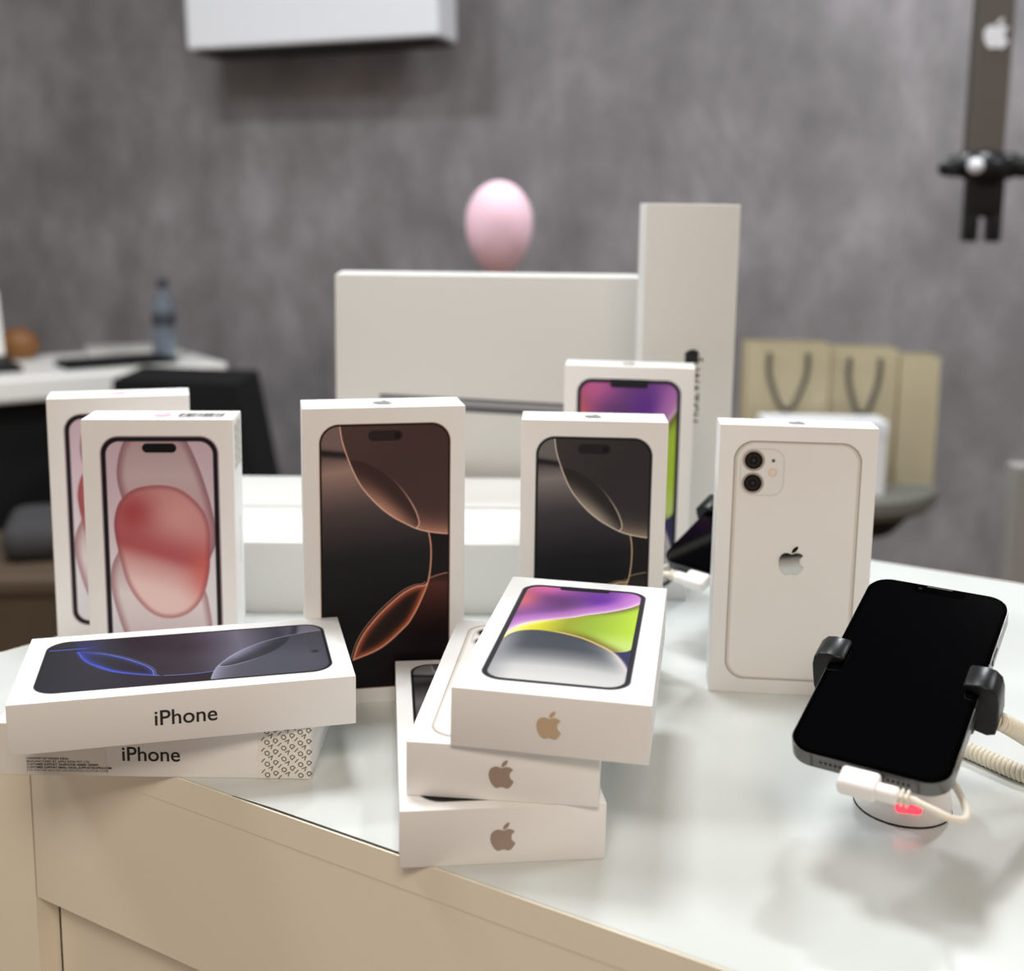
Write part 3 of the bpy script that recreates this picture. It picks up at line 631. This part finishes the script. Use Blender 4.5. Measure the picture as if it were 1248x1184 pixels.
def stand(PM, base, label, cdir, jy, led=True):
    bx, by = base
    root = thing('phone_stand', label, 'phone stand', T(bx, by, 0))
    inv = root.matrix_world.inverted()
    P = inv @ PM
    bm = bmesh.new(); lathe(bm, [(0, 0), (2.3, 0), (2.38, .12), (2.32, .7), (2.1, 1.7), (1.75, 2.5), (1.3, 2.9), (0, 3.0)], 56); obj('base', bm, M['white_plastic'], root, smooth=40)
    bm = bmesh.new(); lathe(bm, [(2.36, 0), (2.41, .04), (2.36, .09)], 56); obj('base_rim', bm, M['gap'], root)
    if led:
        a = math.atan2(-by, -bx) ; a = math.radians(-102)
        q = Matrix.Translation((2.24 * math.cos(a), 2.24 * math.sin(a), .95)) @ R(a + PI / 2, 'Z') @ R(PI / 2 - .38, 'X')
        bm = bmesh.new(); prism(bm, rrect(1.25, .42, .2, 8, -.62, -.21), -.12, .05, q, bev=.03); obj('red_light', bm, M['led'], root)
    cpos = P.to_translation() / S; nrm = (P.to_3x3() @ Vector((0, 0, 1)))
    end = cpos - nrm * 2.1
    bm = bmesh.new(); tube(bm, spline([(0, 0, 2.7), (end.x * .35, end.y * .35, 2.7 + (end.z - 2.7) * .55), tuple(end)], 8), .75, 20); obj('neck', bm, M['black_plastic'], root, smooth=40)
    bm = bmesh.new(); add_box(bm, -3.4, 3.4, jy - 1.2, jy + 1.2, -2.3, -.95, .25, 3); add_box(bm, -1.6, 1.6, jy - 2.6, jy + 2.2, -1.7, -.85, .2, 2); obj('clamp_plate', bm, M['black_plastic'], root, P, smooth=40)
    for sx in (-1, 1):
        prof = [(2.9, -2.1), (3.9, -2.35), (4.28, -2.2), (4.42, -1.6), (4.42, -.35), (4.32, .12), (4.02, .42), (3.6, .5), (2.92, .44), (2.82, .3), (2.9, .12), (3.62, .06), (3.66, -.8), (3.5, -1.2), (2.9, -1.3)]
        bm = bmesh.new(); q = Matrix(((sx, 0, 0, 0), (0, 0, -1, jy + .8), (0, 1, 0, 0), (0, 0, 0, 1)))
        prism(bm, prof, 0, 1.6, q, bev=.1, seg=3); obj('clamp_jaw', bm, M['black_plastic'], root, P, smooth=50)
    # charging plug at the phone's bottom edge
    h2 = -14.67 / 2; s = cdir
    bm = bmesh.new(); add_box(bm, -.65 - .25, .65 + .2, h2 - 1.25, h2 - .02, -.82, -.02, .22, 4)
    add_box(bm, *(sorted((s * .2, s * 1.75))), h2 - 1.12, h2 - .42, -.75, -.12, .2, 4)
    pl = obj('charging_plug', bm, M['white_plastic'], root, P, smooth=60)
    bm = bmesh.new()
    for k in range(4): add_box(bm, *(sorted((s * (1.3 + k * .24), s * (1.43 + k * .24)))), h2 - 1.05, h2 - .47, -.72, -.15, .05, 2)
    tube(bm, [(s * 1.2, h2 - .76, -.43), (s * 2.5, h2 - .76, -.43)], .17, 12)
    obj('strain_relief', bm, M['cable_white'], pl, None, smooth=50)
    bm = bmesh.new()
    tube(bm, spline([(s * 2.3, h2 - .76, -.43), (s * 3.2, h2 - .95, -.5), (s * 3.95, h2 - .95, -.7), (s * 4.35, h2 - .35, -1.1), (s * 4.1, h2 + .9, -1.6), (s * 3.2, h2 + 2.6, -2.0), (s * 1.5, h2 + 4.6, -2.2), (0, -2.2, -1.9)], 10), .17, 12)
    obj('charging_cable', bm, M['cable_white'], root, P, smooth=60)
    return root
def pmat(c, yaw, tilt, rl=0): return T(*c) @ R(yaw, 'Z') @ R(tilt, 'X') @ R(rl, 'Z')
PO = pmat((19.409, 54.303, 7.779), -.557, .300, .004)
phone(PO, 'black screened smartphone with notch, clamped in the stand at the front right')
stand(PO, (20.15, 55.5), 'white round phone stand with red light and black clamp, at front right', 1, .0)
yw, tl = -.8, .45; Rm = (R(yw, 'Z') @ R(tl, 'X')).to_3x3(); BL = Vector((10.35, 78.2, 5.8)); cP = BL + Rm @ Vector((7.15 / 2, 14.67 / 2, 0))
PP = pmat(tuple(cP), yw, tl)
phone(PP, 'black smartphone mostly hidden behind the upright box picturing a white phone', 'black_frame')
stand(PP, (cP.x + .3, cP.y + .6), 'phone stand with black clamp, mostly hidden behind the box picturing a white phone', -1, -1.0, led=False)

# coiled tether cord
def coil(path, R0=.34, r=.135, pitch=.27):
    P = spline(path, 14); L = [0]
    for a, b in zip(P, P[1:]): L.append(L[-1] + (b - a).length)
    tot = L[-1]; nturn = int(tot / pitch); N = nturn * 12; out = []; prev = None; i = 0
    for k in range(N + 1):
        s = tot * k / N
        while i < len(L) - 2 and L[i + 1] < s: i += 1
        tt = (s - L[i]) / max(L[i + 1] - L[i], 1e-6); p = P[i].lerp(P[i + 1], tt); d = (P[i + 1] - P[i]).normalized()
        a = d.cross(Vector((0, 0, 1))).normalized() if prev is None else (prev - d * prev.dot(d)).normalized(); prev = a; b = d.cross(a)
        an = 2 * PI * k / 12; out.append(p + (a * math.cos(an) + b * math.sin(an)) * R0)
    return out
rj = PO @ Vector((4.0 * S, 0, -2.2 * S)) / S
path = [(22.3, 64.2, .5), (23.8, 62.6, .5), (25.5, 60.5, .5), (27.3, 58.0, .5), (29.6, 55.9, .5), (31.6, 55.6, .7), (31.4, 56.2, 1.6), (29.0, 56.0, 2.4), (27.0, 55.4, 3.3), (rj.x + .9, rj.y + .3, rj.z - .2), (rj.x - .3, rj.y + .3, rj.z + .35)]
bm = bmesh.new(); tube(bm, coil(path), .14, 8)
cc = obj('coiled_cord', bm, M['coil'], None, smooth=80); tag(cc, 'cream coiled cord running from the right side of the front phone stand', 'cord')

# ------------------------------------------------------------------ background, left: desk
DM = T(-79.2, 323.5, 0) @ R(math.atan2(35.8, 48.1), 'Z')
dk = thing('office_desk', 'white topped desk with black panels in the blurred background at left', 'desk', DM @ T(-70, 25, FL)); iv = dk.matrix_world.inverted() @ DM
bm = bmesh.new(); add_box(bm, -150, 0, 0, 42, -21.5, -15, 1.0); obj('desktop', bm, M['desk'], dk, iv)
bm = bmesh.new(); add_box(bm, -148, -2, 6, 9, FL, -21.5); obj('front_panel', bm, M['black_matt'], dk, iv)
bm = bmesh.new(); add_box(bm, -6, -2, 9, 40, FL, -21.5); obj('side_panel', bm, M['black_matt'], dk, iv)
bm = bmesh.new(); add_box(bm, -148, -144, 9, 40, FL, -21.5); obj('side_panel', bm, M['black_matt'], dk, iv)
# black cabinet
bm = bmesh.new(); prism(bm, [(-24, FL), (20, FL), (5.5, -13.5), (-24, -12.8)], 0, 24, T(0, 0, 0) and R(PI / 2, 'X')); cb = thing('black_cabinet', 'black cabinet standing in front of the desk, left of the balloon', 'cabinet', T(-71, 287, FL))
o = obj('body', bm, M['black_matt'], cb, T(0, 12, -FL)); 
bm = bmesh.new(); add_box(bm, -22, 2, -12.6, -12, FL + 20, -24, .2); d_ = obj('door', bm, M['black_matt'], cb, T(0, 0, -FL)); bm = bmesh.new(); add_box(bm, -20, -19, -14, -12.5, -50, -40, .2); obj('handle', bm, M['black_plastic'], d_)
# bottle
bt = thing('water_bottle', 'clear plastic water bottle standing on the white desk', 'bottle', T(-98.5, 329, -15))
bm = bmesh.new(); lathe(bm, [(0, .2), (2.9, 0), (3.2, .8), (3.2, 6), (2.9, 7.5), (3.2, 9), (3.2, 13.5), (2.6, 16.5), (1.4, 18.8), (1.3, 20)], 32); obj('bottle_body', bm, M['water'], bt, smooth=60)
bm = bmesh.new(); lathe(bm, [(3.25, 9.6), (3.28, 9.7), (3.28, 12.9), (3.25, 13)], 32); obj('label_band', bm, M['blue_cap'], bt, smooth=60)
bm = bmesh.new(); lathe(bm, [(1.55, 20.2), (1.6, 20.2), (1.6, 22.2), (1.3, 22.5), (0, 22.5)], 24); obj('cap', bm, M['blue_cap'], bt, smooth=40)
# laptop
lp = thing('laptop', 'open laptop with pale lid at the far left of the desk', 'laptop', T(-146, 300, -14.9) @ R(.6, 'Z'))
bm = bmesh.new(); add_box(bm, -16, 16, -11, 11, .1, 1.6, .3); obj('keyboard_base', bm, M['black_matt'], lp)
bm = bmesh.new(); add_box(bm, -16, 16, 0, .8, 0, 18, .2); obj('lid', bm, M['desk'], lp, T(0, 11.2, 1.75) @ R(-.3, 'X'))
kb = thing('keyboard', 'black keyboard lying on the desk beside the laptop', 'keyboard', T(-108, 317, -14.98) @ R(.64, 'Z'))
bm = bmesh.new(); add_box(bm, -15, 15, -6, 6, .05, 1.4, .3); obj('key_tray', bm, M['black_matt'], kb)
bm = bmesh.new()
for i in range(14):
    for j in range(4): add_box(bm, -14 + i * 2.02, -14 + i * 2.02 + 1.7, -5 + j * 2.6, -5 + j * 2.6 + 2.2, 1.4, 1.9, .15, 1)
obj('keys', bm, M['black_plastic'], kb)
bm = bmesh.new(); t = bmesh.new(); bmesh.ops.create_uvsphere(t, u_segments=24, v_segments=14, radius=1); bmesh.ops.scale(t, vec=(5.6, 4.6, 5.0), verts=t.verts[:])
for v in t.verts: v.co.z = max(v.co.z, -3.6)
merge(bm, t, Matrix.Translation((0, 0, 3.65))); pb = obj('leather_pouch', bm, M['brown'], None, T(-138, 325, -14.98), smooth=60); tag(pb, 'small brown rounded pouch on the desk behind the laptop', 'pouch')
bm = bmesh.new(); add_box(bm, -10, 10, -7, 7, .02, 1.2, .3); py_ = obj('paper_pad', bm, M['tray'], None, T(-116, 345, -15) @ R(.4, 'Z')); tag(py_, 'pale paper pad lying at the back of the desk', 'notepad')
# brown crate and cushion at far left
cr_ = thing('wooden_chest', 'brown wooden chest on the floor at the far left below the desk', 'chest', T(-85, 246, FL) @ R(.1, 'Z'))
bm = bmesh.new(); add_box(bm, -35, 35, -17, 17, 0, 42, .6); obj('body', bm, M['crate'], cr_)
bm = bmesh.new(); add_box(bm, -36, 36, -18, 18, 42, 46, 1.0); obj('lid', bm, M['crate'], cr_)
bm = bmesh.new(); add_box(bm, -26, 26, -11, 11, 0, 8, 3.5, 5); cu = obj('seat_cushion', bm, M['cushion'], None, T(-84, 252, FL + 46.1) @ R(.3, 'Z'), smooth=60); tag(cu, 'dark grey cushion lying on the brown wooden chest', 'cushion')

# ------------------------------------------------------------------ balloon
bl_ = thing('balloon', 'pale pink balloon floating on a ribbon behind the laptop box', 'balloon', T(-3.0, 230, FL))
prof = []
for i in range(25):
    a = PI * i / 24; z = -math.cos(a); r = math.sin(a) * (6.5 if z > 0 else 6.5 * (1 - .16 * z * z)); prof.append((max(r, 0), (z * (8.0 if z > 0 else 10.6))))
bm = bmesh.new(); lathe(bm, prof, 40, Matrix.Translation((0, 0, 26.2 - FL))); obj('balloon_skin', bm, M['balloon'], bl_, smooth=80)
bm = bmesh.new(); lathe(bm, [(.3, 15.7 - FL), (1.1, 14.6 - FL), (.9, 14.3 - FL), (0, 14.8 - FL)], 16); obj('knot', bm, M['balloon'], bl_, smooth=60)
bm = bmesh.new(); tube(bm, spline([(0, 0, 14.8 - FL), (.8, 0, -10 - FL), (-.6, .5, -45 - FL), (0, 0, 6)], 8), .12, 6); obj('ribbon', bm, M['ribbon'], bl_, smooth=60)
bm = bmesh.new(); lathe(bm, [(0, 0), (4, 0), (4.2, 1), (3, 5.5), (0, 6.2)], 24); obj('weight', bm, M['ribbon'], bl_, smooth=40)

# ------------------------------------------------------------------ wall unit
au = thing('wall_mounted_unit', 'white rectangular unit mounted high on the grey wall', 'wall unit', T(-57.5, 352, 73.5) @ R(-.28, 'Z') @ R(-.028, 'Y'))
bm = bmesh.new(); add_box(bm, -38.5, 39.5, 0, 16.5, .6, 60, .8, 3); obj('housing', bm, M['wall_unit'], au, T(0, -8, 0))
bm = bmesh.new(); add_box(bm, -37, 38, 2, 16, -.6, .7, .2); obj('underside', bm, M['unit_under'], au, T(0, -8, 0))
for k in range(3):
    bm = bmesh.new(); add_box(bm, -34, 35, 3 + k * 4, 4 + k * 4, -.9, -.5, .1); obj('air_slot', bm, M['hole'], au, T(0, -8, 0))

# ------------------------------------------------------------------ hanging post and bracket, right
hp = thing('hanging_post', 'brown grey post hanging from above with white round emblem and black bracket', 'post', T(90.6, 232, 40))
bm = bmesh.new(); add_box(bm, -3.4, 3.4, -2, 2, 0, 150, .5, 3); obj('post', bm, M['pole'], hp)
logo('white_fruit_emblem', 5.6, M['wall_unit'], hp, T(0, -2.02, 23) @ FRONT, .15)
br = hp; BM = T(.4, -1, -2)
bm = bmesh.new(); t = bmesh.new(); bmesh.ops.create_uvsphere(t, u_segments=24, v_segments=14, radius=1); bmesh.ops.scale(t, vec=(5.2, 4, 3.6), verts=t.verts[:]); merge(bm, t); obj('hub', bm, M['black_plastic'], br, BM, smooth=60)
for sx in (-1, 1):
    bm = bmesh.new(); tube(bm, spline([(sx * 2, -.5, .3), (sx * 5.5, -1, .4), (sx * 8.4, -2.4, -.3), (sx * 9.0, -3.6, .9)], 6), [2.6] * 6 + [2.1] * 4 + [1.6] * 4 + [.9] * 3 + [.4] * 2, 14); obj('wing', bm, M['black_plastic'], br, BM, smooth=60)
bm = bmesh.new(); add_box(bm, -3.6, 3.6, -1.6, 1.6, -9.5, -1, .7, 3); obj('stem', bm, M['black_plastic'], br, BM, smooth=50)
for sx in (-1, 1):
    bm = bmesh.new(); add_box(bm, sx * 2.25 - 1.3, sx * 2.25 + 1.3, -1.5, 1.5, -14.2, -9, .5, 3); obj('prong', bm, M['black_plastic'], br, BM, smooth=50)
bm = bmesh.new(); t = bmesh.new(); bmesh.ops.create_uvsphere(t, u_segments=16, v_segments=10, radius=1.5); merge(bm, t, Matrix.Translation((-3.6, -4.2, .2))); obj('white_knob', bm, M['wall_unit'], br, BM, smooth=60)

# ------------------------------------------------------------------ stool with gift bags
stl = thing('round_stool', 'round grey stool carrying the cream paper bags', 'stool', T(73, 262, FL))
SZ = -30.5
bm = bmesh.new(); lathe(bm, [(0, SZ - 5 - FL), (22, SZ - 5 - FL), (23.6, SZ - 3.2 - FL), (23.6, SZ - .8 - FL), (22.6, SZ - FL), (0, SZ - FL)], 56); obj('seat', bm, M['stool'], stl, smooth=40)
bm = bmesh.new(); lathe(bm, [(0, SZ - 11 - FL), (15, SZ - 11 - FL), (20, SZ - 5 - FL), (0, SZ - 5 - FL)], 40); obj('underframe', bm, M['black_matt'], stl, smooth=40)
bm = bmesh.new(); lathe(bm, [(0, 1), (3, 1), (2.4, 3), (2.4, SZ - 10 - FL), (0, SZ - 10 - FL)], 24); obj('column', bm, M['black_plastic'], stl, smooth=40)
bm = bmesh.new(); lathe(bm, [(0, 0), (17, 0), (17, 1), (4, 2.5), (0, 2.5)], 40); obj('foot', bm, M['black_plastic'], stl, smooth=40)
def bag(x, y, yaw, w, d, h, label, handle=True):
    root = thing('paper_bag', label, 'bag', T(x, y, SZ + .02) @ R(yaw, 'Z'), 'cream paper bags on the stool')
    bm = bmesh.new(); t = bmesh.new(); n = 4
    ring = lambda z, k: [(-w / 2, -d / 2 * k), (w / 2, -d / 2 * k), (w / 2 - 1.0 * (1 - k) * 3, 0), (w / 2, d / 2 * k), (-w / 2, d / 2 * k), (-w / 2 + 1.0 * (1 - k) * 3, 0)]
    Z = [0, h * .35, h * .7, h]; K = [1, 1, .96, .86]; rr = [[t.verts.new((px, py, z)) for px, py in ring(z, k)] for z, k in zip(Z, K)]
    for a, b in zip(rr, rr[1:]):
        for i in range(6): t.faces.new((a[i], a[(i + 1) % 6], b[(i + 1) % 6], b[i]))
    t.faces.new(rr[0][::-1]); bmesh.ops.solidify(t, geom=t.faces[:], thickness=.15); merge(bm, t); obj('bag_body', bm, M['bag'], root)
    if handle:
        for sg in (-1, 1):
            bm = bmesh.new(); yy = sg * (d / 2 * .92 + .35)
            tube(bm, spline([(-w * .23, yy, h - 2), (-w * .22, yy, h - 7), (-w * .1, yy, h - 13), (0, yy, h - 14.5), (w * .1, yy, h - 13), (w * .22, yy, h - 7), (w * .23, yy, h - 2)], 8), .55, 8); obj('rope_handle', bm, M['rope'], root, smooth=60)
    return root
bag(60.5, 258, -.04, 18, 8, 31, 'cream paper bag with drooping dark rope handle, left one on the stool')
bag(77.5, 259, -.05, 14.5, 8, 30, 'cream paper bag with drooping dark rope handle, middle one on the stool')
bag(89.7, 258, -.12, 8.4, 9, 28.5, 'cream paper bag turned sideways, rightmost on the stool', handle=False)
wb = thing('white_carton', 'small white carton on the stool in front of the cream bags', 'carton', T(66.5, 247, SZ + .02) @ R(-.03, 'Z'))
bm = bmesh.new(); add_box(bm, -13, 13, -4, 4, 0, 15.5, .3); obj('body', bm, M['wall_unit'], wb)
bm = bmesh.new(); add_box(bm, -13.15, 13.15, -4.15, 4.15, 12.8, 16, .3); obj('lid', bm, M['wall_unit'], wb)
bm = bmesh.new(); add_box(bm, 0, 7, 0, 4, 0, -14 - FL, .6); gp = obj('grey_post', bm, M['grey_post'], None, T(88.0, 200, FL)); tag(gp, 'short grey post at the right edge, beyond the counter', 'post')

# ------------------------------------------------------------------ lights
def area(name, x, y, z, sx, sy, watts, col=(1, .98, .95), tgt=None):
    l = bpy.data.lights.new(name, 'AREA'); l.shape = 'RECTANGLE'; l.size = sx * S; l.size_y = sy * S; l.energy = watts; l.color = col
    o = bpy.data.objects.new(name, l); C.objects.link(o); o.location = (x * S, y * S, z * S)
    if tgt is not None:
        d = Vector(tgt) * S - o.location; o.rotation_euler = d.to_track_quat('-Z', 'Y').to_euler()
    return o
CW = (.95, .985, 1)
area('ceiling_or_fill_light', 96, 228, 186, 24, 24, 38, CW)
area('ceiling_or_fill_light', -112, 205, 186, 26, 26, 26, CW)
area('ceiling_or_fill_light', -12, 112, 186, 44, 44, 22, CW)
area('ceiling_or_fill_light', -150, 90, 186, 60, 60, 18, CW)
area('ceiling_or_fill_light', 210, 120, 186, 60, 60, 22, CW)
area('ceiling_or_fill_light', 0, -120, 186, 120, 80, 40, (1, .86, .72))  # warm fill added on the camera side to brighten the box fronts
w = bpy.data.worlds.new('world'); bpy.context.scene.world = w; w.use_nodes = True
bg = w.node_tree.nodes['Background']; bg.inputs['Color'].default_value = (1, .86, .74, 1); bg.inputs['Strength'].default_value = .46

sc = bpy.context.scene
sc.view_settings.view_transform = 'Standard'; sc.view_settings.look = 'None'; sc.view_settings.gamma = 1; sc.view_settings.exposure = 0.02
try: sc.view_settings.use_curve_mapping = False
except Exception: pass
